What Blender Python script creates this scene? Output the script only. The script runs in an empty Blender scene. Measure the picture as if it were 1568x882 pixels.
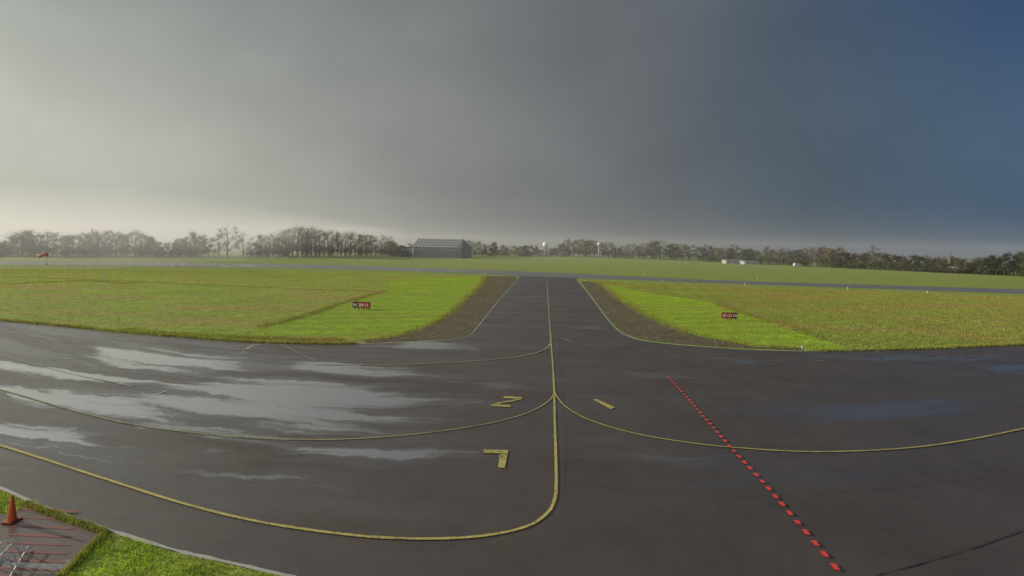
import bpy, bmesh, math, random
import numpy as np
from mathutils import Vector, Matrix
random.seed(7); rng=np.random.default_rng(7)
S=bpy.context.scene
S.view_settings.view_transform='Standard'; S.view_settings.look='None'; S.view_settings.exposure=0
COL=S.collection
H=8.0; F=784.0; YH=378.0; ROLL=math.radians(1.1)
c_,s_=math.cos(ROLL),math.sin(ROLL)
def G(px,py):
    """ground position (m) under an image pixel, projected from the camera"""
    u=(px-784)/F; v=(YH-py)/F
    X=u*c_-v*s_; Z=u*s_+v*c_
    t=H/(-Z); return (X*t,t)
def GP(l): return [G(*p) for p in l]
def hz(px): return YH+(px-784)*math.tan(ROLL)
# ---------- node helpers
class NT:
    def __init__(s,nt): s.nt=nt
    def n(s,typ,ins=None,**props):
        nd=s.nt.nodes.new(typ)
        for k,v in props.items(): setattr(nd,k,v)
        if ins:
            for k,v in ins.items():
                sock=nd.inputs[k]
                if hasattr(v,'is_output') : s.nt.links.new(v,sock)
                else: sock.default_value=v
        return nd
    def math(s,op,a,b=None,c=None,clamp=False):
        ins={0:a}
        if b is not None: ins[1]=b
        if c is not None: ins[2]=c
        nd=s.n('ShaderNodeMath',ins,operation=op); nd.use_clamp=clamp; return nd.outputs[0]
    def mr(s,v,a,b,c=0.,d=1.,smooth=False):
        return s.n('ShaderNodeMapRange',{0:v,1:a,2:b,3:c,4:d},interpolation_type='SMOOTHSTEP' if smooth else 'LINEAR').outputs[0]
    def noise(s,vec,scale,detail=4,rough=.55):
        return s.n('ShaderNodeTexNoise',{'Vector':vec,'Scale':scale,'Detail':detail,'Roughness':rough})
    def mix(s,f,a,b):
        nd=s.nt.nodes.new('ShaderNodeMix'); nd.data_type='RGBA'
        for i,v in ((0,f),(6,a),(7,b)):
            if hasattr(v,'is_output'): s.nt.links.new(v,nd.inputs[i])
            else: nd.inputs[i].default_value=v if i==0 else (*v,1)
        return nd.outputs[2]
    def ramp(s,f,stops):
        nd=s.n('ShaderNodeValToRGB',{0:f}); r=nd.color_ramp
        while len(r.elements)>1: r.elements.remove(r.elements[-1])
        r.elements[0].position=stops[0][0]; r.elements[0].color=(*stops[0][1],1)
        for p,c in stops[1:]:
            e=r.elements.new(p); e.color=(*c,1)
        return nd.outputs[0]
def newmat(name):
    m=bpy.data.materials.new(name); m.use_nodes=True
    nt=m.node_tree; b=nt.nodes['Principled BSDF']; return m,NT(nt),b
def simple(name,col,rough=.6,metal=0,var=.25,scale=3.,col2=None):
    m,t,b=newmat(name)
    pos=t.n('ShaderNodeNewGeometry').outputs['Position']
    f=t.noise(pos,scale,5).outputs[0]; f=t.mr(f,.3,.7)
    c2=col2 or tuple(x*(1-var) for x in col)
    t.nt.links.new(t.mix(f,col,c2),b.inputs['Base Color'])
    b.inputs['Roughness'].default_value=rough; b.inputs['Metallic'].default_value=metal
    return m
# ---------- geometry helpers
def catmull(pts,n=8,closed=False):
    P=[np.array(p,float) for p in pts]; out=[]
    m=len(P)
    for i in range(m-1):
        p0=P[max(i-1,0)];p1=P[i];p2=P[i+1];p3=P[min(i+2,m-1)]
        for k in range(n):
            t=k/n
            out.append(.5*((2*p1)+(-p0+p2)*t+(2*p0-5*p1+4*p2-p3)*t*t+(-p0+3*p1-3*p2+p3)*t**3))
    out.append(P[-1]); return [tuple(o) for o in out]
def obj(name,me,mats=(),parent=None):
    o=bpy.data.objects.new(name,me); COL.objects.link(o)
    for m in mats: me.materials.append(m)
    if parent: o.parent=parent
    return o
def sheet(name,pts,z,mat):
    bm=bmesh.new(); vs=[bm.verts.new((p[0],p[1],z)) for p in pts]
    f=bm.faces.new(vs); 
    bmesh.ops.triangulate(bm,faces=[f]); 
    for f in bm.faces:
        f.normal_update()
        if f.normal.z<0: f.normal_flip()
    me=bpy.data.meshes.new(name); bm.to_mesh(me); bm.free(); return obj(name,me,[mat])
def jitter(pts,amp,step=.6):
    out=[]
    for i in range(len(pts)-1):
        a=np.array(pts[i]);b=np.array(pts[i+1]);L=np.linalg.norm(b-a);k=max(1,int(L/step))
        if k>200:k=200
        for j in range(k):
            out.append(tuple(a+(b-a)*j/k+rng.normal(0,amp,2)))
    out.append(tuple(pts[-1])); return out
def quads_mesh(name,quads,mat,parent=None):
    V=[];Fc=[]
    for q in quads:
        i=len(V);V+=q;Fc.append(tuple(range(i,i+len(q))))
    me=bpy.data.meshes.new(name);me.from_pydata(V,[],Fc);me.update();return obj(name,me,[mat],parent)
def strip_quads(path,w,z,jw=0):
    P=[np.array(p,float) for p in path]; L=[];R=[]
    for i,p in enumerate(P):
        d=P[min(i+1,len(P)-1)]-P[max(i-1,0)]; d/=np.linalg.norm(d)+1e-9; nn=np.array([-d[1],d[0]])
        ww=w/2*(1+random.uniform(-jw,jw))
        L.append(p+nn*ww);R.append(p-nn*ww*(1+random.uniform(-jw,jw)))
    return [[(*R[i],z),(*R[i+1],z),(*L[i+1],z),(*L[i],z)] for i in range(len(P)-1)]
def resample(path,step):
    P=np.array(path); d=np.r_[0,np.cumsum(np.linalg.norm(np.diff(P,axis=0),axis=1))]
    n=max(2,int(d[-1]/step)+1); s=np.linspace(0,d[-1],n)
    return [(float(a),float(b)) for a,b in zip(np.interp(s,d,P[:,0]),np.interp(s,d,P[:,1]))],d[-1]
def dashes(path,on,off,w,z):
    st=.05; R,L=resample(path,st); st=L/(len(R)-1); q=[]; a=0
    while a<L:
        i=int(a/st); j=min(int((a+on)/st),len(R)-1)
        if j-i>=1:
            k=max(1,(j-i)//6)
            idx=list(range(i,j,k))+[j]; q+=strip_quads([R[x] for x in idx],w,z)
        a+=on+off
    return q
def box(bm,x0,x1,y0,y1,z0,z1,mi=0):
    r=bmesh.ops.create_cube(bm,size=1)
    for v in r['verts']:
        v.co=Vector((x0+(v.co.x+.5)*(x1-x0),y0+(v.co.y+.5)*(y1-y0),z0+(v.co.z+.5)*(z1-z0)))
    for f in {f for v in r['verts'] for f in v.link_faces}: f.material_index=mi
def cyl(bm,p0,p1,r0,r1,n=10,mi=0):
    p0=Vector(p0);p1=Vector(p1);d=p1-p0
    M=Matrix.Translation((p0+p1)/2)@d.to_track_quat('Z','Y').to_matrix().to_4x4()
    r=bmesh.ops.create_cone(bm,cap_ends=True,segments=n,radius1=r0,radius2=r1,depth=d.length,matrix=M)
    for f in {f for v in r['verts'] for f in v.link_faces}: f.material_index=mi
def bmobj(name,bm,mats,parent=None,bevel=0):
    me=bpy.data.meshes.new(name);bm.to_mesh(me);bm.free();o=obj(name,me,mats,parent)
    if bevel:
        b=o.modifiers.new('bevel','BEVEL');b.width=bevel;b.segments=2
    return o
def empty(name,loc,rz=0):
    o=bpy.data.objects.new(name,None);COL.objects.link(o);o.location=loc;o.rotation_euler=(0,0,rz);o.empty_display_size=.2;return o

# ---------- camera
cam=bpy.data.cameras.new('camera');co=bpy.data.objects.new('camera',cam);COL.objects.link(co);S.camera=co
cam.sensor_width=36;cam.lens=36*F/1568;cam.shift_y=-(441-YH)/1568;cam.clip_end=9000;cam.clip_start=.1
co.matrix_world=Matrix(((c_,-s_,0,0),(0,0,-1,0),(s_,c_,0,H),(0,0,0,1)))
# ---------- sun + sky
SUN_AZ=math.radians(-72); SUN_EL=math.radians(14)
sd=Vector((math.sin(SUN_AZ)*math.cos(SUN_EL),math.cos(SUN_AZ)*math.cos(SUN_EL),math.sin(SUN_EL)))
sl=bpy.data.lights.new('sun','SUN');sl.energy=5;sl.angle=math.radians(.6);sl.color=(1,.90,.70)
so=bpy.data.objects.new('sun',sl);COL.objects.link(so);so.rotation_euler=sd.to_track_quat('Z','Y').to_euler()
W=bpy.data.worlds.new('World');S.world=W;W.use_nodes=True;t=NT(W.node_tree);nt=W.node_tree
bg=nt.nodes['Background'];out=nt.nodes['World Output']
sky=t.n('ShaderNodeTexSky',sky_type='NISHITA');sky.sun_disc=False;sky.sun_elevation=SUN_EL;sky.sun_rotation=SUN_AZ
nt.links.new(sky.outputs[0],bg.inputs[0]);bg.inputs[1].default_value=.05
d=t.n('ShaderNodeTexCoord').outputs['Generated']
nz=t.noise(d,1.6,5,.55)
sx=t.n('ShaderNodeSeparateXYZ',{0:d})
h2=t.math('SQRT',t.math('ADD',t.math('MULTIPLY',sx.outputs[0],sx.outputs[0]),t.math('MULTIPLY',sx.outputs[1],sx.outputs[1])))
az=t.math('DIVIDE',sx.outputs[0],t.math('MAXIMUM',h2,.001))
az0=az
nzc=t.math('SUBTRACT',nz.outputs[0],.5)
az=t.math('ADD',az,t.math('MULTIPLY',nzc,.22))
f=t.mr(az,-1,1)
P=lambda s:(s+1)/2
low=t.ramp(f,[(0,(.95,.93,.83)),(P(-.707),(.51,.525,.46)),(P(-.44),(.375,.38,.34)),(P(-.2),(.275,.28,.265)),(P(0),(.205,.212,.208)),(P(.3),(.125,.14,.152)),(P(.5),(.08,.107,.138)),(P(.707),(.066,.112,.18)),(1,(.06,.10,.18))])
hi=t.ramp(f,[(0,(.6,.62,.6)),(P(-.707),(.27,.305,.285)),(P(-.44),(.24,.26,.255)),(P(0),(.175,.185,.188)),(P(.3),(.125,.142,.158)),(P(.5),(.07,.098,.14)),(P(.707),(.026,.062,.15)),(1,(.02,.05,.13))])
el=t.mr(t.math('ADD',sx.outputs[2],t.math('MULTIPLY',nzc,.15)),.12,.5,0,1,True)
c=t.mix(el,low,hi)
nz2=t.noise(t.n('ShaderNodeMapping',{0:d,3:(1,1,2.2)}).outputs[0],3.2,7,.5)
# slanting rain shafts
rv=t.n('ShaderNodeCombineXYZ',{0:t.math('ADD',t.math('MULTIPLY',az0,6.),t.math('MULTIPLY',sx.outputs[2],-4.)),1:t.math('MULTIPLY',sx.outputs[2],1.5),2:t.math('MULTIPLY',sx.outputs[1],1.)}).outputs[0]
rain=t.mr(t.noise(rv,1.,4,.45).outputs[0],.3,.7,.975,1.025)
mod=t.math('MULTIPLY',t.mr(nz2.outputs[0],.3,.7,.93,1.07),rain)
back=t.mr(t.math('MULTIPLY',sx.outputs[1],-1.),.1,.8,1,3.2,True)  # sky behind the camera brightened as added fill light for the ground
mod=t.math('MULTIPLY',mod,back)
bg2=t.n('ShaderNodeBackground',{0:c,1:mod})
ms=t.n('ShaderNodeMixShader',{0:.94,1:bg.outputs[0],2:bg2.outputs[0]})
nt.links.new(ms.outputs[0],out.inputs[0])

# ---------- materials
def grassmat(name,a,b2,dry,scale=.12,stripe=0.):
    m,t,b=newmat(name);pos=t.n('ShaderNodeNewGeometry').outputs['Position']
    n1=t.mr(t.noise(pos,scale,6,.6).outputs[0],.35,.65)
    n2=t.mr(t.noise(pos,.9,8,.78).outputs[0],.38,.64)
    n3=t.mr(t.noise(t.n('ShaderNodeMapping',{0:pos,3:(.3,1,1)}).outputs[0],.16,6,.65).outputs[0],.46,.6)
    c=t.mix(n1,a,b2);c=t.mix(t.math('MULTIPLY',n3,.9),c,dry)
    c=t.mix(t.math('MULTIPLY',n2,.6),c,tuple(x*.35 for x in b2))
    wv=t.n('ShaderNodeTexWave',{'Vector':t.n('ShaderNodeMapping',{0:pos,2:(0,0,1.35 if stripe>.2 else .25)}).outputs[0],'Scale':.09,'Distortion':2.5,'Detail':3.,'Detail Scale':1.2})
    c=t.mix(t.math('MULTIPLY',wv.outputs[1],max(stripe,.18)),c,tuple(x*.5 for x in a))
    t.nt.links.new(c,b.inputs['Base Color']);b.inputs['Roughness'].default_value=.75;b.inputs['Specular IOR Level'].default_value=.2
    bp=t.n('ShaderNodeBump',{'Strength':.8,'Distance':.12,'Height':t.noise(pos,6,6,.7).outputs[0]})
    t.nt.links.new(bp.outputs[0],b.inputs['Normal'])
    tr=t.n('ShaderNodeBsdfTranslucent',{0:c});mx=t.n('ShaderNodeMixShader',{0:.35,1:b.outputs[0],2:tr.outputs[0]})
    return m,t,b,mx
def gm(name,a,b2,dry,blades,scale=.12,stripe=0.):
    m,t,b,mx=grassmat(name,a,b2,dry,scale,stripe)
    if blades: t.nt.links.new(mx.outputs[0],t.nt.nodes['Material Output'].inputs[0])
    return m
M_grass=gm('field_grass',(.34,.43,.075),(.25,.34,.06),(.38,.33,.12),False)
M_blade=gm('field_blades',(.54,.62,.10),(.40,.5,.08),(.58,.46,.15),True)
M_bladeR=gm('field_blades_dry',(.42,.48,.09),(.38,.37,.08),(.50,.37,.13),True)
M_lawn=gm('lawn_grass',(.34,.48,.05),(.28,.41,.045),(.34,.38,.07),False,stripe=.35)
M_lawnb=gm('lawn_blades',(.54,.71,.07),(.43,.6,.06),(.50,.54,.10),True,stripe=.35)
M_ditch=simple('ditch_soil',(.035,.04,.02),.9,scale=2,col2=(.08,.09,.035))
def gravelmat():
    m,t,b=newmat('muddy_shoulder');pos=t.n('ShaderNodeNewGeometry').outputs['Position']
    c=t.mix(t.mr(t.noise(pos,.35,7,.7).outputs[0],.35,.65),(.09,.066,.042),(.17,.132,.09))
    g=t.mr(t.noise(pos,.55,9,.78).outputs[0],.48,.58)
    c=t.mix(t.math('MULTIPLY',g,.75),c,(.12,.115,.035))
    c=t.mix(t.mr(t.noise(pos,2.2,7,.8).outputs[0],.48,.66),c,(.04,.03,.02))
    v=t.n('ShaderNodeTexVoronoi',{'Vector':pos,'Scale':14.}).outputs['Color']
    c=t.mix(.05,c,v)
    t.nt.links.new(c,b.inputs['Base Color']);b.inputs['Roughness'].default_value=.9;b.inputs['Specular IOR Level'].default_value=.1
    bp=t.n('ShaderNodeBump',{'Strength':1.,'Distance':.08,'Height':t.noise(pos,7,7,.8).outputs[0]});t.nt.links.new(bp.outputs[0],b.inputs['Normal'])
    return m
M_grav=gravelmat()
def bent(p): return (p[0],p[1]-.0075*p[0]**2)
def asphalt(name,wets,base=(.084,.066,.057)):
    m,t,b=newmat(name);pos=t.n('ShaderNodeNewGeometry').outputs['Position']
    sp=t.n('ShaderNodeSeparateXYZ',{0:pos});x,y=sp.outputs[0],sp.outputs[1]
    yb=t.math('SUBTRACT',y,t.math('MULTIPLY',t.math('MULTIPLY',x,x),.0075))
    bv=t.n('ShaderNodeCombineXYZ',{0:x,1:yb,2:0.}).outputs[0]
    dn=t.noise(bv,.2,6,.62).outputs['Color']
    dv=t.n('ShaderNodeVectorMath',{0:t.n('ShaderNodeVectorMath',{0:dn,1:(.5,.5,.5)},operation='SUBTRACT').outputs[0],1:(9,2.6,0)},operation='MULTIPLY').outputs[0]
    pv=t.n('ShaderNodeVectorMath',{0:bv,1:dv},operation='ADD').outputs[0]
    mask=None
    for (p1,p2,ry,amp) in wets:
        a=bent(G(*p1));e=bent(G(*p2));cx=((a[0]+e[0])/2,(a[1]+e[1])/2);ang=math.atan2(e[1]-a[1],e[0]-a[0]);L=math.dist(a,e)/2
        mp=t.n('ShaderNodeMapping',{0:pv,1:(*cx,0),2:(0,0,ang),3:(L,ry,1)},vector_type='TEXTURE').outputs[0]
        dd=t.n('ShaderNodeVectorMath',{0:mp},operation='LENGTH').outputs['Value']
        e_=t.math('MULTIPLY',t.mr(dd,1.45,.15),amp)
        mask=e_ if mask is None else t.math('MAXIMUM',mask,e_)
    st=t.noise(t.n('ShaderNodeMapping',{0:pv,3:(.06,.8,1)}).outputs[0],1.,10,.68).outputs[0]
    st=t.mr(st,.3,.7)
    sm=t.noise(t.n('ShaderNodeMapping',{0:pv,3:(.04,.3,1)}).outputs[0],1.,7,.64).outputs[0]
    side=t.mr(x,8,-20)      # wetter to the left, with sun glare imitated there by raised IOR
    if mask is None:
        wet=t.mr(st,.75,.95,0,.4);halo=wet
    else:
        sg=t.math('ADD',mask,t.math('MULTIPLY',t.math('SUBTRACT',st,.5),1.15))
        wet=t.mr(sg,.44,.86,0,1,True);halo=t.mr(sg,.0,.6,0,1,True)
    damp=t.math('MAXIMUM',t.math('MULTIPLY',t.mr(sm,.36,.6),t.mr(side,0,1,.4,.95)),halo)
    fine=t.noise(pos,45,3,.8).outputs[0]
    patch=t.mr(t.noise(pos,.3,9,.7).outputs[0],.35,.65)
    c=t.mix(patch,base,tuple(k*.66 for k in base))
    c=t.mix(t.mr(fine,.55,.75),c,tuple(k*2.1 for k in base))
    c=t.mix(t.math('MULTIPLY',damp,.3),c,tuple(k*.5 for k in base))
    t.nt.links.new(c,b.inputs['Base Color'])
    dry=t.math('ADD',t.mr(damp,0,1,.52,.24),t.math('MULTIPLY',t.math('SUBTRACT',fine,.5),.2))
    r=t.n('ShaderNodeMix',{0:wet,2:dry,3:.11}).outputs[0];t.nt.links.new(r,b.inputs['Roughness'])
    ior=t.n('ShaderNodeMix',{0:wet,2:t.n('ShaderNodeMix',{0:damp,2:1.42,3:t.mr(side,0,1,1.8,2.7)}).outputs[0],3:t.mr(side,0,1,3.4,16.)}).outputs[0];t.nt.links.new(ior,b.inputs['IOR'])
    bp=t.n('ShaderNodeBump',{'Strength':t.mr(wet,0,1,.35,.05),'Distance':.012,'Height':t.noise(pos,28,4,.8).outputs[0]})
    t.nt.links.new(bp.outputs[0],b.inputs['Normal'])
    return m
wets=[((230,600),(660,628),4.2,1.2),((110,536),(400,562),2.4,1.2),((-40,585),(360,645),1.1,1.1),((-40,550),(260,590),1.,1.),
 ((-20,640),(210,695),1.,.75),((300,640),(640,652),1.6,1.),((1130,634),(1520,620),1.5,.85),((695,587),(810,592),.8,.9),((900,566),(1060,578),1.,.75),
 ((480,690),(730,700),1.3,.62),((280,690),(335,700),.6,.55),((1240,545),(1568,548),1.2,.75),((1480,565),(1640,560),1.,.9),((600,527),(720,530),1.5,1.),((880,500),(930,505),1.4,.8),((330,715),(600,750),.8,.5),((420,555),(660,575),1.6,1.),((1080,550),(1180,556),1.,.75),((860,690),(1300,720),2.,.4)]
M_asph=asphalt('apron_asphalt',wets)
M_run=asphalt('runway_asphalt',[], base=(.19,.185,.165))
M_red=asphalt('red_paving',[],base=(.12,.07,.06))
def paint(name,col,asph=(.08,.065,.057),wear=.55,rough=.5,k=.25):
    m,t,b=newmat(name);pos=t.n('ShaderNodeNewGeometry').outputs['Position']
    w=t.mr(t.noise(pos,16,6,.8).outputs[0],wear,wear+.1);w2=t.mr(t.noise(pos,.8,4,.6).outputs[0],.4,.65,k,1)
    c=t.mix(t.math('MULTIPLY',w,w2),col,asph);t.nt.links.new(c,b.inputs['Base Color']);b.inputs['Roughness'].default_value=rough;return m
M_yel=paint('yellow_paint',(.56,.47,.12),wear=.46,k=.35);M_yel2=paint('faded_yellow_paint',(.34,.31,.16),wear=.42)
M_yel3=paint('worn_yellow_paint',(.47,.42,.17),wear=.42,k=.4);M_red_p=paint('red_paint',(.8,.06,.05),wear=.56);M_wht=paint('white_paint',(.46,.46,.41),wear=.46);M_blk=paint('tar_seam',(.03,.03,.03),wear=.45,k=.6)
M_redf=paint('faded_red_paint',(.32,.07,.06),asph=(.12,.07,.06),wear=.42)
M_conc=simple('concrete_edge',(.42,.41,.36),.8,scale=4)

# ---------- ground sheet
def ground():
    rs=[0,30,60,100,160,250,350,450,600,800,1100,1500,2100,3000,4200];n=96;V=[(0,0,0)];Fc=[]
    for r in rs[1:]:
        z=0 if r<=600 else -26*((r-600)/2400)
        for k in range(n):
            a=2*math.pi*k/n;V.append((r*math.cos(a),r*math.sin(a),z))
    for k in range(n):Fc.append((0,1+k,1+(k+1)%n))
    for i in range(len(rs)-2):
        for k in range(n):
            a=1+i*n+k;b=1+i*n+(k+1)%n;Fc.append((a,a+n,b+n,b))
    me=bpy.data.meshes.new('ground');me.from_pydata(V,[],Fc);me.update();obj('ground',me,[M_grass])
ground()
# ---------- apron + taxiway
Ledge=[(-500,455),(-200,476),(0,491),(100,500),(200,510),(300,518),(400,525),(500,527),(580,526),(640,523),(690,520),(718,514),(732,500),(750,477),(770,453),(793,427)]
Redge=[(884,430),(905,455),(925,482),(940,500),(955,512),(990,523),(1100,533),(1230,538),(1400,535),(1568,528),(1750,518),(2100,505)]
LW=catmull(GP(Ledge),6);RW=catmull(GP(Redge),6)
ap=LW+[G(798,418),G(880,420)]+RW+[(110,10),(110,-40),(-90,-40)]
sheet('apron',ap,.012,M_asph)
# runway
up=[(-500,404),(0,401),(400,404),(600,409),(840,417),(1100,429),(1568,443),(2100,459)]
lo=[(2100,470),(1568,450),(1250,439),(1000,430),(840,424.5),(600,414),(400,409.5),(0,405.5),(-500,410)]
sheet('runway',catmull(GP(up),4)+catmull(GP(lo),4),.024,M_run)
# edge lines
quads_mesh('taxiway_edge_line',strip_quads(LW,.13,.034,.2)+strip_quads(RW,.13,.034,.2),M_wht)
# shoulders
gl=GP([(741,423),(735,436),(715,455),(690,478),(655,498),(610,514),(560,521)])
sh=jitter(catmull(gl,5),.35,.8)
inner=[p for p in catmull(GP([(560,525),(640,521.5),(690,518.5),(716,513),(731,499),(749,476),(769,452),(791,427),(786,423)]),5)]
sheet('muddy_shoulder',sh+inner,.03,M_grav)
gr=GP([(905,431),(922,436),(945,455),(985,480),(1035,503),(1090,519),(1160,530),(1228,534)])
sh2=jitter(catmull(gr,5),.35,.8)
inner2=catmull(GP([(1228,536.5),(1100,531),(992,521),(957,510.5),(942,499),(927,481),(907,454),(889,431)]),5)
sheet('muddy_shoulder',sh2+inner2,.03,M_grav)
# lawns
lawnL=GP([(588,447),(600,428),(735,423)])+catmull(gl,5)[4:]+GP([(540,522),(480,523),(420,522),(370,515),(410,500),(460,485),(520,465)])
lawnR=catmull(gr,5)+GP([(1238,536),(1300,535),(1262,522),(1200,503),(1150,485),(1100,466),(1060,458),(1000,450)])
lawnR=lawnR[3:]
sheet('lawn',jitter(lawnL,.12,1.5),.008,M_lawn);sheet('lawn',jitter(lawnR,.12,1.5),.008,M_lawn)
# drainage ditches
dq=[]
ditches=(([(398,501),(430,493),(460,485),(490,475),(520,465),(555,455),(588,446)],.95),([(588,446),(500,444),(400,440),(300,436),(200,431),(100,427),(0,423),(-200,416)],.6),
  ([(1088,461),(1105,469),(1130,477),(1165,487),(1200,497),(1240,510),(1262,519)],.4),([(1088,461),(1200,468),(1400,478),(1600,484)],.12),
  ([(180,505),(260,512),(330,516),(420,519),(520,522)],.9),([(-100,440),(80,432),(130,430),(190,434),(215,432)],.4))
for pts,w in ditches:
    pp,_=resample(catmull(GP(pts),6),.4)
    pp=[(a+rng.normal(0,.09),b+rng.normal(0,.09)) for a,b in pp]
    dq+=strip_quads(pp,w,.022,.7)
quads_mesh('drainage_ditch',dq,M_ditch)

# ---------- grass blades
def inpoly(x,y,poly):
    r=np.zeros(len(x),bool);n=len(poly);j=n-1
    for i in range(n):
        xi,yi=poly[i];xj,yj=poly[j]
        cnd=((yi>y)!=(yj>y))&(x<(xj-xi)*(y-yi)/((yj-yi) if yj!=yi else 1e-9)+xi);r^=cnd;j=i
    return r
def meshnp(name,V,nv,mats,mi=None,col=None,parent=None):
    V=np.asarray(V,np.float32);nf=len(V)//nv
    me=bpy.data.meshes.new(name);me.vertices.add(len(V));me.vertices.foreach_set('co',V.ravel())
    me.loops.add(len(V));me.loops.foreach_set('vertex_index',np.arange(len(V),dtype=np.int32))
    me.polygons.add(nf);me.polygons.foreach_set('loop_start',np.arange(0,nf*nv,nv,dtype=np.int32))
    try: me.polygons.foreach_set('loop_total',np.full(nf,nv,np.int32))
    except Exception: pass
    if mi is not None: me.polygons.foreach_set('material_index',np.asarray(mi,np.int32))
    if col is not None:
        a=me.color_attributes.new('tint','FLOAT_COLOR','POINT');a.data.foreach_set('color',np.c_[np.repeat(col,nv,0),np.ones(len(V))].astype(np.float32).ravel())
    me.update(calc_edges=True);me.validate();return obj(name,me,mats,parent)
def bladeV(x,y,h0,h1,w,z=0.):
    n=len(x);a=rng.uniform(0,math.pi,n);hh=rng.uniform(h0,h1,n);ww=w*rng.uniform(.5,1.4,n)
    dx,dy=np.cos(a)*ww/2,np.sin(a)*ww/2;lx,ly=rng.normal(0,.45,n)*hh,rng.normal(0,.45,n)*hh
    return np.stack([np.c_[x-dx,y-dy,np.full(n,z)],np.c_[x+dx,y+dy,np.full(n,z)],np.c_[x+lx,y+ly,z+hh]],1).reshape(-1,3)
def blades(name,x,y,h0,h1,w,mat,z=0.): return meshnp(name,bladeV(x,y,h0,h1,w,z),3,[mat])
def scatter(poly,n,excl=()):
    P=np.array(poly);lo,hi=P.min(0),P.max(0);x=rng.uniform(lo[0],hi[0],n);y=rng.uniform(lo[1],hi[1],n)
    k=inpoly(x,y,poly)
    for e in excl:k&=~inpoly(x,y,e)
    return x[k],y[k]
fieldL=GP([(-150,412),(0,412),(400,414),(600,418),(735,424)])+catmull(gl,5)+[p for p in reversed(LW) if p[0]<G(560,520)[0] and p[0]>G(-150,480)[0]]
fieldR=[p for p in reversed(catmull(GP([(905,430),(1100,438),(1300,445),(1568,455),(1700,460)]),3))]+catmull(gr,5)+[p for p in RW if G(1240,536)[0]<p[0]<G(1720,520)[0]]
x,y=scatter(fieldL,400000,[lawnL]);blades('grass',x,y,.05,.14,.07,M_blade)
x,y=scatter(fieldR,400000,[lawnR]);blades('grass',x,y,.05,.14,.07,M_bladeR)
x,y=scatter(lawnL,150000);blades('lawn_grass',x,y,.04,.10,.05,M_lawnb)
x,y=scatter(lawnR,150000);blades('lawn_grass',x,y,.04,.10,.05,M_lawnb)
for poly in (sh+inner,sh2+inner2):
    x,y=scatter(poly,9000)
    k=rng.random(len(x))<.5;blades('weeds',x[k],y[k],.03,.13,.08,M_bladeR,.03)
ex=[];ey=[]
for path,n,sp_ in [([p for p in LW if -75<p[0]<G(560,520)[0]],14000,.16),([p for p in RW if G(1240,536)[0]<p[0]<75],9000,.16),([p for p in catmull(gl,5)],6000,.5),([p for p in catmull(gr,5)],6000,.5)]+[(catmull(GP(pp),6),4000,.5) for pp,w in ditches if w>.3]:
    R,L=resample(path,.1);R=np.array(R);i=rng.integers(0,len(R),n);off=rng.normal(0,sp_,n)
    ex.append(R[i,0]+rng.normal(0,.12+.3*(sp_>.47),n));ey.append(R[i,1]+off+.15)
blades('tussock_grass',np.concatenate(ex),np.concatenate(ey),.08,.24,.07,M_bladeR)

# ---------- painted markings
z1=.036
CLf=[(837,427),(839,455),(841,485),(844,528)]
CL=[(844,528),(847,570),(848.5,603),(849.5,650),(851,700),(851.5,745),(848,770),(836,789),(805,808),(740,822),(650,826.5),(540,821),(400,801),(280,772),(150,731),(0,683),(-150,640)]
B2=[(848.5,603),(843,612),(830,622),(800,636),(740,651),(660,663),(560,672),(460,674),(340,668),(200,650),(100,626),(0,597),(-150,560)]
B3=[(848.5,600),(854,610),(868,625),(900,643),(960,662),(1040,677),(1130,687),(1250,693),(1380,688),(1480,675),(1568,657),(1700,628)]
B4=[(843,525),(838,533),(820,541),(780,549),(700,555),(600,559),(480,559)]
quads_mesh('taxiway_centre_line',strip_quads(catmull(GP(CL),10),.105,z1,.10),M_yel)
quads_mesh('taxiway_centre_line',strip_quads(catmull(GP(CLf),8),.14,z1,.1),M_yel3)
quads_mesh('taxiway_centre_line',strip_quads(catmull(GP(B2),10),.085,z1+.004,.1),M_yel3);quads_mesh('taxiway_centre_line',strip_quads(catmull(GP(B3),10),.088,z1+.008,.1),M_yel)
quads_mesh('faded_taxiway_line',strip_quads(catmull(GP(B4),8),.13,z1+.004,.1),M_yel3)
q=dashes(catmull(GP([(860,518),(900,530),(990,543),(1100,550),(1200,553),(1300,552),(1400,550),(1500,546),(1600,540)]),6),1.8,1.6,.10,z1)
q+=dashes(catmull(GP([(755,480),(840,482.5),(927,485.5)]),6),.9,.35,.35,z1+.012)+strip_quads(catmull(GP([(757,482),(840,484.8),(927,487.6)]),6),.12,z1+.012)
q+=strip_quads(GP([(795,429),(840,430),(883,432)]),.25,z1+.012)
q+=strip_quads(GP([(1040,578),(1120,590),(1220,598)]),.04,z1)
q+=strip_quads(GP([(845,515),(890,528)]),.1,z1+.012)
quads_mesh('holding_position_marking',q,M_yel2)
def pq(*polys): return [[(*G(*p),z1+.002) for p in pl] for pl in polys]
quads_mesh('painted_stand_number',pq([(740,689.5),(778,690.5),(777.5,696),(741,695)],[(765,696.3),(777,696.5),(773,718),(763,717)]),M_yel)
quads_mesh('painted_stand_letter',pq([(772,607.5),(801,609),(799,612),(770,610.5)],[(791,612.2),(799,612.6),(764,619.6),(754,619)],[(754,619.8),(783,621.5),(781,624.5),(750,622.6)]),M_yel)
quads_mesh('painted_stand_number',pq([(908,613),(914,612),(942,625),(935,627.5)]),M_yel)
RL=[(1023,578),(1045,602),(1080,642),(1120,688),(1160,731),(1200,777),(1245,830),(1288,882),(1330,935)]
quads_mesh('red_dashed_line',dashes(catmull(GP(RL),6),.24,.29,.14,z1+.012),M_red_p)
q=[]
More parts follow.
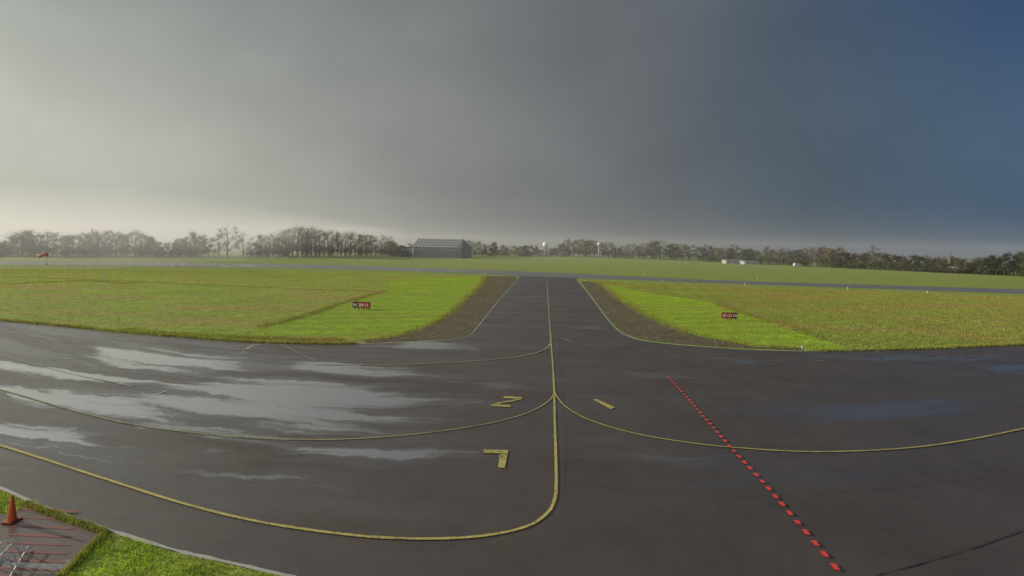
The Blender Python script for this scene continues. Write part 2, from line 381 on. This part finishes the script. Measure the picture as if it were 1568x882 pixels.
for pts,w in (([(0,556),(70,552),(140,548)],.07),([(0,545),(120,575),(205,592)],.06),([(300,543),(362,545),(385,530),(430,528)],.08),([(390,529),(375,537)],.2),([(362,530),(400,528)],.2),
  ([(405,523),(370,545)],.05),([(430,527),(483,553)],.05),([(190,512),(165,518)],.15),([(170,519),(190,522)],.15),([(193,594),(205,591)],.12),([(242,604),(256,599)],.12),
  ([(0,507),(80,520),(180,534),(262,544)],.07),([(450,570),(530,572),(608,573)],.06),([(145,580),(190,590)],.04),([(640,622),(700,619),(740,617)],.03)):
    q+=strip_quads(catmull(GP(pts),4),w,z1)
quads_mesh('faded_white_marking',q,M_wht)
q=[]
for pts,w in (([(1340,882),(1400,866),(1480,843),(1568,812),(1650,780)],.035),([(858,560),(864,620),(866,690),(862,760)],.015),([(855,500),(858,560)],.02),([(1000,600),(1150,612)],.03),([(860,740),(1100,760),(1400,745),(1600,715)],.01)):
    q+=strip_quads(catmull(GP(pts),5),w,.028,.6)
quads_mesh('asphalt_joint',q,M_blk)

# ---------- bottom-left corner: kerb, verge, red hatched paving
E=[(-200,680),(-80,720),(0,752),(60,779),(150,811),(250,843),(330,862),(425,884),(520,905)]
EW=catmull(GP(E),6)
quads_mesh('concrete_kerb',strip_quads([(a+.05,b+.05) for a,b in EW],.10,.05,.35),M_conc)
sheet('verge',EW+[G(520,1100),G(-200,1100)],.04,M_lawn)
redp=GP([(38,772),(60,782),(120,803),(160,818),(135,845),(95,884),(90,960),(-60,960),(-40,840),(0,790),(30,784)])
sheet('red_paving',jitter(redp,.03,.2),.046,M_red)
q=[]
for i,yy in enumerate(range(782,960,13)):
    q+=strip_quads(GP([(28-i*4,yy),(118-i*3,yy+4)]),.08,.052,.3)
quads_mesh('red_hatching',q,M_redf)
vg=EW+[G(520,1100),G(-200,1100)]
x,y=scatter(vg,150000,[redp])
cl=np.sin(x*3.1+np.sin(y*2.3)*2)+np.sin(y*4.3+np.sin(x*1.7)*2)+rng.normal(0,.7,len(x))
k=cl>-.2;blades('verge_grass',x[k],y[k],.04,.13,.024,M_lawnb,.04);blades('verge_grass',x[~k],y[~k],.02,.07,.022,M_bladeR,.04)
R_=np.array(resample(jitter(redp[:6],.01,.2),.05)[0]);i=rng.integers(0,len(R_),5000);blades('verge_grass',R_[i,0]+rng.normal(0,.06,5000),R_[i,1]+rng.normal(0,.05,5000),.03,.12,.022,M_bladeR,.046)

# ---------- trees
class Buf:
    def __init__(s): s.V=[];s.mi=[];s.c=[]
    def add(s,q,mi,col):
        q=np.asarray(q,float).reshape(-1,4,3);s.V.append(q.reshape(-1,3));s.mi.append(np.full(len(q),mi));s.c.append(np.broadcast_to(np.asarray(col,float),(len(q),3)))
    def build(s,name,mats,origin=None): return meshnp(name,np.concatenate(s.V),4,mats,np.concatenate(s.mi),np.concatenate(s.c))
def limb(B,p0,p1,r0,r1,col,n=5):
    p0=np.array(p0,float);p1=np.array(p1,float);d=p1-p0;d/=np.linalg.norm(d)+1e-9
    a=np.cross(d,[.3,.9,.1]);a/=np.linalg.norm(a);b=np.cross(d,a)
    an=np.arange(n+1)*2*math.pi/n;ring=np.cos(an)[:,None]*a+np.sin(an)[:,None]*b
    A=p0+ring*r0;C=p1+ring*r1
    B.add(np.stack([A[:-1],A[1:],C[1:],C[:-1]],1),1,col)
def leaves(B,cen,rad,n,size,col):
    u=rng.normal(0,1,(n,3));u/=np.linalg.norm(u,axis=1)[:,None];r=np.abs(rng.normal(.55,.35,n))
    p=np.array(cen)+u*r[:,None]*np.array(rad);p[:,2]=np.maximum(p[:,2],.1)
    a=rng.normal(0,1,(n,3));a/=np.linalg.norm(a,axis=1)[:,None];b=np.cross(a,rng.normal(0,1,(n,3)));b/=np.linalg.norm(b,axis=1)[:,None]
    s=size*rng.uniform(.5,1.3,n)[:,None]/2
    q=np.stack([p-a*s-b*s*.6,p+a*s-b*s,p+a*s*.7+b*s,p-a*s+b*s*.8],1)
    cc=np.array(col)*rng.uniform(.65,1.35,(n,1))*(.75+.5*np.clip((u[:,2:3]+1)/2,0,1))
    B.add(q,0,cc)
def tree(B,x,y,h,w,kind,dens=1.,leaf=.5):
    pal={'olive':(.115,.125,.042),'brown':(.155,.12,.055),'dark':(.045,.062,.028),'bare':(.16,.14,.10),'rust':(.18,.12,.045)}[kind]
    bark=(.08,.07,.06);tr=max(.12,h*.022)
    top=(x+rng.normal(0,.03)*h,y,h*.78)
    limb(B,(x,y,0),(x,y,h*.3),tr,tr*.8,bark);limb(B,(x,y,h*.3),top,tr*.8,tr*.15,bark)
    K=int(rng.integers(13,20))
    bare=kind=='bare'
    for k in range(K):
        f=(k+.5)/K;zz=h*(.2+.70*f);rr=w*.5*math.sqrt(max(.06,1-((zz/h-.5)/.52)**2))
        a=rng.uniform(0,2*math.pi);q=rr*rng.uniform(.2,.85)
        cx,cy=x+math.cos(a)*q,y+math.sin(a)*q
        zb=max(h*.15,zz-q*1.1);limb(B,(x,y,zb),(cx,cy,zz),tr*.35,tr*.08,bark,4)
        tone=rng.uniform(.6,1.4)
        if bare:
            for j in range(10):
                e=np.array([cx,cy,zz])+rng.normal(0,1,3)*[w*.11,w*.11,h*.05]+[0,0,h*.07]
                limb(B,(cx,cy,zz-h*.05),e,tr*.12,.03,bark,3)
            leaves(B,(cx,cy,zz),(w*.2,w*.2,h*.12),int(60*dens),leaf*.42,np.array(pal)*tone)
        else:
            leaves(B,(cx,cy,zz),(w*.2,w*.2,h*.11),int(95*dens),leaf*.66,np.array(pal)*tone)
def fol():
    m,t,b=newmat('foliage');c=t.n('ShaderNodeVertexColor',layer_name='tint').outputs[0]
    t.nt.links.new(c,b.inputs['Base Color']);b.inputs['Roughness'].default_value=.8;b.inputs['Specular IOR Level'].default_value=.15
    tr=t.n('ShaderNodeBsdfTranslucent',{0:c});mx=t.n('ShaderNodeMixShader',{0:.35,1:b.outputs[0],2:tr.outputs[0]});t.nt.links.new(mx.outputs[0],t.nt.nodes['Material Output'].inputs[0]);return m
M_fol=fol();M_bark=simple('bark',(.09,.08,.065),.9)
base=[(-300,393),(0,393),(600,393.5),(850,392.5),(1000,397),(1110,402),(1300,411),(1450,418),(1568,423),(1900,436)]
bx,by=zip(*base)
prof=[(-300,360),(0,368),(20,359),(35,351),(55,358),(75,352),(95,362),(130,356),(150,351),(190,353),(215,354),(235,364),(250,374),(270,369),(295,355),(310,357),(327,368),(335,362),(390,377),(400,362),(412,356),(430,360),(445,345),(470,346),(490,350),(520,353),(545,356),(570,358),(597,363),(607,376),(722,368),(735,368),(748,378),(775,374),(800,376),(825,379),(850,377),(870,366),(900,364),(915,370),(935,373),(950,376),(975,373),(1000,368),(1020,371),(1050,373),(1080,377),(1100,380),(1130,379),(1150,380),(1180,379),(1210,382),(1240,378),(1270,380),(1310,386),(1360,386),(1380,391),(1400,389),(1430,393),(1460,394),(1490,400),(1510,394),(1530,387),(1568,384),(1900,378)]
pX,pY=zip(*prof)
def place(B,px,top,kind,wf,dens=1,dy=0):
    b=np.interp(px,bx,by);X,Y=G(px,b);X*=(1+dy);Y*=(1+dy)
    h=(b-top)*Y/(1+dy)/F
    h=H+(h-H)*(1+dy) if dy else h
    h=max(h,2.2)
    lf=max(.4,1.0*Y/F)
    tree(B,X,Y,h,h*wf,kind,dens,lf)
def woods(name,x0,x1,step,kinds,dens,vr=2.2):
    B=Buf();px=x0
    while px<x1:
        top=np.interp(px,pX,pY)+rng.normal(-.2,vr)
        place(B,px,top,str(rng.choice(kinds)),rng.uniform(.6,1.2),dens,rng.uniform(0,.06))
        b=np.interp(px,bx,by);X,Y=G(px+rng.uniform(-3,3),b)
        hh=(b-top)*Y/F*rng.uniform(.3,.55)
        for j in range(4):
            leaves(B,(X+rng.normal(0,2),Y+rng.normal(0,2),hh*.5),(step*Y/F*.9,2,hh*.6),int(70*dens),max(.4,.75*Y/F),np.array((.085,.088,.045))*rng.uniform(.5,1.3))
        px+=step*rng.uniform(.6,1.4)
    return B.build(name,[M_fol,M_bark])
woods('distant_trees',-260,330,8.5,['bare','bare','brown','olive'],1.2,2.)
woods('distant_trees',385,606,6.5,['brown','olive','brown','rust','bare'],1.1,2.)
woods('distant_trees',606,870,6.5,['olive','dark','brown','bare'],.9)
woods('distant_trees',870,1115,6.5,['brown','rust','olive','bare','brown','dark'],1.)
woods('distant_trees',1115,1500,7,['bare','brown','olive','dark','brown'],1.)
woods('distant_trees',1500,1850,8,['dark','dark','olive'],1.3)
for px,top,kind,wf,dn in ((348,343,'bare',.75,2.),(372,354,'bare',.9,1.7),(335,356,'bare',.9,1.4),(757,369.5,'dark',.85,1.6),(1003,368,'dark',.9,1.5),(1030,372,'dark',1.1,1.5),(1338,372,'bare',.6,1.8),(1282,376,'brown',.8,1.5),(1272,378,'rust',.8,1.5),(455,343,'bare',.9,1.4),(470,345,'bare',.8,1.2),(300,354,'bare',.7,1.2),(895,363,'brown',1.1,1.4),(1145,379,'dark',1.2,1.3),(35,350,'bare',.7,1.),(150,349,'bare',.9,1.)):
    B=Buf();place(B,px,top,kind,wf,dn);B.build('tree',[M_fol,M_bark])
B=Buf()
for px in np.arange(-200,1800,6):
    u=(px-784)/F;Y=900+rng.uniform(-40,120);X=u*Y;z0=-4
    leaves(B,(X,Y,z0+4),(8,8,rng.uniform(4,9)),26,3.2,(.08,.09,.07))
B.build('distant_woods',[M_fol,M_bark])

# ---------- hangar
def at(px,py): X,Y=G(px,py);return (X,Y,0)
M_wall=simple('corrugated_cladding',(.22,.23,.22),.6,scale=.5);M_roof=simple('hangar_roof',(.13,.135,.14),.5,scale=.4);M_pale=simple('pale_sheet',(.6,.6,.58),.5);M_dark=simple('dark_opening',(.04,.042,.045),.4);M_white=simple('white_render',(.8,.8,.77),.5,var=.12)
M_glass=simple('skylight_glass',(.55,.57,.58),.25,var=.3)
hg=empty('hangar',at(668,394.5),math.radians(-14))
bm=bmesh.new();L=17;D=22;e=6.5;rd=12.3
box(bm,-L,L,0,D,0,e);bmobj('walls',bm,[M_wall],hg)
V=[(-L-.5,-.6,e-.1),(L+.5,-.6,e-.1),(L-2.5,D/2,rd),(-L-.5,D/2,rd),(-L-.5,D+.6,e-.1),(L+.5,D+.6,e-.1)]
me=bpy.data.meshes.new('roof');me.from_pydata(V+[(x,y,z+.25) for x,y,z in V],[],[(6,7,8,9),(9,8,11,10),(0,6,9,3),(3,9,10,4),(7,11,8),(0,1,7,6),(1,5,11,7),(4,10,11,5),(0,3,2,1),(3,4,5,2)]);obj('roof',me,[M_roof],hg)
me=bpy.data.meshes.new('gables');me.from_pydata([(-L,0,e),(-L,D,e),(-L,D/2,rd-.15)],[],[(0,2,1)]);obj('gables',me,[M_wall],hg)
q=[]
for fr in (.08,.36,.64,.88):
    for k in range(13):
        xa=-L+1+k*2.35;y0=-.6+(D/2+.6)*fr;y1=-.6+(D/2+.6)*(fr+.10)
        zf=lambda yy:e-.1+(rd-e+.1)*(yy+.6)/(D/2+.6)+.30
        q.append([(xa,y0,zf(y0)),(xa+1.5,y0,zf(y0)),(xa+1.5,y1,zf(y1)),(xa,y1,zf(y1))])
quads_mesh('skylights',q,M_glass,hg)
bm=bmesh.new()
for k in range(9): box(bm,-L+1.5+k*3.6,-L+4.6+k*3.6,-.08,-.02,.3,4.6)
bmobj('hangar_doors',bm,[simple('door_panel',(.12,.125,.13),.5)],hg)
bm=bmesh.new()
for k in range(10): box(bm,-L+1+k*3.6,-L+1.2+k*3.6,-.3,-.1,0,e-.2)
bmobj('door_posts',bm,[M_wall],hg)
bm=bmesh.new();box(bm,-L-.15,-L+1.1,-.35,.5,0,e+.6);bmobj('corner_post',bm,[M_pale],hg)
bm=bmesh.new();box(bm,-L-11,-L-.3,2,14,0,6.2);bmobj('annex',bm,[simple('annex_wall',(.32,.33,.33),.6)],hg)
bm=bmesh.new();box(bm,-L-11.3,-L-.35,1.7,14.3,6.2,6.6)
box(bm,-L-9.5,-L-7.5,1.93,1.98,2,4);box(bm,-L-6,-L-4,1.93,1.98,2,4);box(bm,-L-2.9,-L-1.4,1.93,1.98,0,2.6);bmobj('annex_roof_and_windows',bm,[M_dark],hg)
g=empty('lattice_mast',at(556,392.5));Y=g.location.y;sc=Y/F
bm=bmesh.new();hh=31*sc
for sx_ in (-4*sc,4*sc):
    for dy in (-.8,.8): cyl(bm,(sx_,dy,0),(sx_,dy,hh),.16,.12,6)
for k in range(6):
    za=hh*k/6;zb=hh*(k+1)/6;cyl(bm,(-4*sc,-.8,za),(4*sc,-.8,zb),.07,.07,5);cyl(bm,(4*sc,-.8,za),(-4*sc,-.8,zb),.07,.07,5)
box(bm,-10*sc,12*sc,-1.2,1.2,hh,hh+.35);box(bm,-10*sc,12*sc,-1.2,-1.1,hh+.9,hh+1.0)
for k in range(7): box(bm,(-10+k*3.6)*sc,(-10+k*3.6)*sc+.1,-1.2,-1.1,hh+.35,hh+.9)
bmobj('lattice',bm,[simple('galvanised',(.12,.13,.13),.5)],g)
def radome(px,pb,ptop,dw):
    g=empty('radar_tower',at(px,pb));Y=g.location.y;sc=Y/F;h=(pb-ptop)*sc;r=dw*sc/2
    bm=bmesh.new();zt=h-2*r
    cyl(bm,(0,0,0),(0,0,zt-.4),r*.55,r*.42,12);cyl(bm,(0,0,zt-.4),(0,0,zt+.1),r*1.25,r*1.25,16)
    for k in range(12):
        a=k*math.pi/6;cyl(bm,(math.cos(a)*r*1.2,math.sin(a)*r*1.2,zt+.1),(math.cos(a)*r*1.2,math.sin(a)*r*1.2,zt+1),.05,.05,4)
    box(bm,-r*1.6,-r*.7,-r*.6,r*.6,0,h*.22);box(bm,r*.8,r*1.5,-r*.5,r*.5,0,h*.42)
    bmobj('tower',bm,[simple('tower_steel',(.34,.35,.35),.6)],g)
    bm=bmesh.new();bmesh.ops.create_icosphere(bm,subdivisions=3,radius=r,matrix=Matrix.Translation((0,0,zt+r*.85)))
    for f in bm.faces:f.smooth=True
    bmobj('dome',bm,[M_white],g)
radome(835,393,369.5,8.5);radome(917,395,370.5,5)
def lowb(px,pb,wpx,hpx,mat,name='airfield_building',rf=None):
    g=empty(name,at(px,pb));sc=g.location.y/F;w=wpx*sc/2;h=hpx*sc
    bm=bmesh.new();box(bm,-w,w,0,7,0,h);bmobj('walls',bm,[mat],g)
    V=[(-w-.3,-.3,h),(w+.3,-.3,h),(w+.3,3.5,h*1.3),(-w-.3,3.5,h*1.3),(-w-.3,7.3,h),(w+.3,7.3,h)]
    me=bpy.data.meshes.new('roof');me.from_pydata(V,[],[(0,1,2,3),(3,2,5,4),(0,3,4),(1,5,2)]);obj('roof',me,[rf or M_roof],g)
    bm=bmesh.new();n=max(2,int(w*2/3.2))
    for k in range(n):
        xa=-w+(k+.5)*2*w/n;box(bm,xa-.55,xa+.55,-.06,-.01,h*.4,h*.75)
    bmobj('windows',bm,[M_dark],g)
M_cream=simple('cream_render',(.36,.36,.34),.5)
lowb(1126,404,28,5,M_cream,rf=M_wall);lowb(1151,405,22,4.5,M_cream,rf=M_wall);lowb(1480,419,24,8,simple('brick',(.13,.09,.065),.8),'farm_building')
lowb(803,392.5,22,4,M_wall);lowb(866,393,14,6,M_wall)
g=empty('church_tower',at(1455,417));sc=g.location.y/F
bm=bmesh.new();w=2.2*sc;box(bm,-w,w,-w,w,0,24*sc);box(bm,-w*1.15,w*1.15,-w*1.15,w*1.15,24*sc,24.8*sc);bmobj('tower',bm,[simple('stone',(.12,.12,.12),.8)],g)
bm=bmesh.new();cyl(bm,(0,0,24.8*sc),(0,0,33*sc),w*1.1,.05,4);bmobj('spire',bm,[M_roof],g)
# ---------- windsock
g=empty('windsock',at(71,405));sc=g.location.y/F
bm=bmesh.new();hp=18*sc;cyl(bm,(0,0,0),(0,0,hp),.08,.05,10);cyl(bm,(0,0,0),(0,0,.25),.4,.4,12);bmobj('pole',bm,[M_pale],g)
bm=bmesh.new();n=5
for k in range(n):
    a=k/n;b2=(k+1)/n;r0=.62-.36*a;r1=.62-.36*b2;Ls=12*sc
    cyl(bm,(-Ls*a,0,hp-.5-.9*a*a),(-Ls*b2,0,hp-.5-.9*b2*b2),r0,r1,14,k%2)
bmobj('sock',bm,[simple('orange_fabric',(.7,.09,.03),.8),simple('red_fabric',(.55,.05,.03),.8)],g)
# ---------- signs
M_sr=simple('sign_red',(.5,.03,.03),.35,var=.1);M_sb=simple('sign_black',(.015,.015,.015),.35);M_st=simple('sign_lettering',(.9,.9,.86),.4,var=.05);M_fr=simple('sign_frame',(.2,.1,.06),.5)
def text(s,x,z,size,mat,par):
    cu=bpy.data.curves.new('lettering','FONT');cu.body=s;cu.size=size;cu.align_x='CENTER';cu.extrude=.004;cu.offset=.012
    o=bpy.data.objects.new('lettering',cu);COL.objects.link(o);cu.materials.append(mat);o.parent=par;o.location=(x,-.105,z);o.rotation_euler=(math.radians(90),0,0)
def sign(px,pb,wpx,hpx,left):
    g=empty('runway_hold_sign',at(px,pb));sc=g.location.y/F;w=wpx*sc;h=hpx*sc;lg=.16
    bm=bmesh.new();box(bm,-w/2-.05,w/2+.05,-.08,.08,lg,lg+h)
    for k in (-.42,-.14,.14,.42): box(bm,w*k-.04,w*k+.04,-.05,.05,0,lg)
    bmobj('housing',bm,[M_fr],g,.015)
    s=w*.26
    if left: a,b_,c0,c1=-w/2,-w/2+s,-w/2+s+.03,w/2
    else: c0,c1,a,b_=-w/2,w/2-s-.03,w/2-s,w/2
    bm=bmesh.new();box(bm,c0,c1,-.098,-.082,lg+.06,lg+h-.06);bmobj('red_panel',bm,[M_sr],g)
    bm=bmesh.new();box(bm,a,b_,-.098,-.082,lg+.06,lg+h-.06);bmobj('black_panel',bm,[M_sb],g)
    ts=h*.74;text('N',(a+b_)/2,lg+h*.24,ts,M_st,g);text('29-11',(c0+c1)/2,lg+h*.24,ts*.92,M_st,g)
sign(553.5,473.5,26,9.5,True);sign(1116.5,489.5,23,9,False)
# ---------- edge lights & marker posts
M_lamp=simple('lamp_glass',(.7,.7,.65),.2,var=.05)
def elight(px,pb,s=1.):
    bm=bmesh.new();cyl(bm,(0,0,0),(0,0,.05*s),.14*s,.14*s,12);cyl(bm,(0,0,.05*s),(0,0,.3*s),.04*s,.04*s,8);cyl(bm,(0,0,.3*s),(0,0,.42*s),.09*s,.11*s,12);cyl(bm,(0,0,.42*s),(0,0,.52*s),.11*s,.04*s,12)
    o=bmobj('runway_edge_light',bm,[M_lamp]);o.location=at(px,pb)
for p in ((1014,432,1.),(1298,443,.9),(1420,449,.9),(1085,400,1.8),(1060,399,1.4),(640,416,1.2),(1228,535,.6),(700,417,1.2),(1140,437,.9),(986,422,1.),(100,417,1),(742,421,1),(1160,427,1.)): elight(*p)
bm=bmesh.new();cyl(bm,(0,0,0),(0,0,1.6),.06,.05,8);box(bm,-.15,.15,-.05,.05,1.3,1.7);cyl(bm,(0,0,0),(0,0,.1),.2,.2,10);o=bmobj('marker_post',bm,[M_pale]);o.location=at(160,437)
# ---------- vehicles
def vehicle(name,px,pb,Lm,Hm,mat,rz=0,beacon=False):
    g=empty(name,at(px,pb),rz);Wd=1.9;bm=bmesh.new()
    prof_=[(-.5,.16),(-.5,.55),(-.47,.62),(-.44,.95),(-.40,1.),(.12,1.),(.2,.97),(.33,.62),(.47,.52),(.5,.4),(.5,.16)]
    A=[bm.verts.new((a*Lm,-Wd/2,b*Hm)) for a,b in prof_];C=[bm.verts.new((a*Lm,Wd/2,b*Hm)) for a,b in prof_]
    bm.faces.new(A);bm.faces.new(C[::-1])
    for i in range(len(A)): j=(i+1)%len(A);bm.faces.new((A[j],A[i],C[i],C[j]))
    bmesh.ops.recalc_face_normals(bm,faces=bm.faces);bmobj('body',bm,[mat],g,.05)
    bm=bmesh.new()
    for sy in (-Wd/2-.015,Wd/2+.005):
        for a,b in ((-.4,-.22),(-.2,.0),(.02,.19)): box(bm,a*Lm,b*Lm,sy,sy+.01,.62*Hm,.9*Hm)
    bmobj('windows',bm,[M_dark],g)
    bm=bmesh.new()
    for a in (-.32,.32):
        for sy in (-Wd/2-.03,Wd/2-.2): cyl(bm,(a*Lm,sy,.34),(a*Lm,sy+.23,.34),.34,.34,16)
    bmobj('wheels',bm,[simple('tyre',(.02,.02,.02),.8)],g)
    if beacon:
        bm=bmesh.new();cyl(bm,(-.1*Lm,0,Hm),(-.1*Lm,0,Hm+.25),.14,.1,10);bmobj('beacon',bm,[simple('amber',(.8,.35,.02),.3)],g)
vehicle('airfield_vehicle',1521,420,4.2,1.9,simple('yellow_body',(.7,.6,.1),.3,var=.05),0,True)
vehicle('white_van',1221,408,4.2,1.9,simple('white_body',(.5,.5,.5),.3,var=.05))
# ---------- traffic cone
g=empty('traffic_cone',(*G(18,801),.052))
bm=bmesh.new();box(bm,-.16,.16,-.16,.16,0,.04);bmobj('base',bm,[simple('rubber',(.25,.04,.02),.7)],g,.01)
M_or=simple('orange_plastic',(.75,.11,.02),.4,var=.2)
bm=bmesh.new();zs=[.04,.3,.42,.55,.66,.74];rr=lambda z:.115-.095*(z-.04)/.70
for i in range(5): cyl(bm,(0,0,zs[i]),(0,0,zs[i+1]),rr(zs[i]),rr(zs[i+1]),20,0)
bmobj('cone',bm,[M_or],g)
# ---------- metal rack
g=empty('metal_rack',(*G(8,872),.052),math.radians(30))
bm=bmesh.new()
def tube(pts,r=.016):
    for a,b in zip(pts[:-1],pts[1:]): cyl(bm,a,b,r,r,8)
for k in range(4):
    y0=-.4+k*.28
    tube([(-.3+.02*k,y0,0),(-.3,y0,.3),(-.18,y0,.44),(.02,y0,.44),(.18,y0,.3),(.24,y0+.05,0)])
tube([(-.3,-.6,.05),(-.3,.7,.05)]);tube([(.24,-.6,.05),(.24,.7,.05)]);tube([(-.3,-.6,.3),(.4,.6,.12)]);tube([(-.25,.6,.02),(.1,.1,.5)],.02)
bmobj('frame',bm,[simple('galvanised_tube',(.6,.61,.62),.45,.2)],g)

# ---------- mist
def mist(name,x0,x1,y0,y1,h,dens,an=.3):
    bm=bmesh.new();box(bm,x0,x1,y0,y1,-30,h);m=bpy.data.materials.new(name);m.use_nodes=True;nt=m.node_tree;nt.nodes.clear()
    o=nt.nodes.new('ShaderNodeOutputMaterial');v=nt.nodes.new('ShaderNodeVolumeScatter');v.inputs['Density'].default_value=dens;v.inputs['Anisotropy'].default_value=an;v.inputs['Color'].default_value=(1,1,1,1)
    nt.links.new(v.outputs[0],o.inputs['Volume']);return bmobj(name,bm,[m])
mist('mist',-1400,1400,150,900,24,.0006)
mist('rain_mist',-1300,-105,135,520,23,.0028,.15)
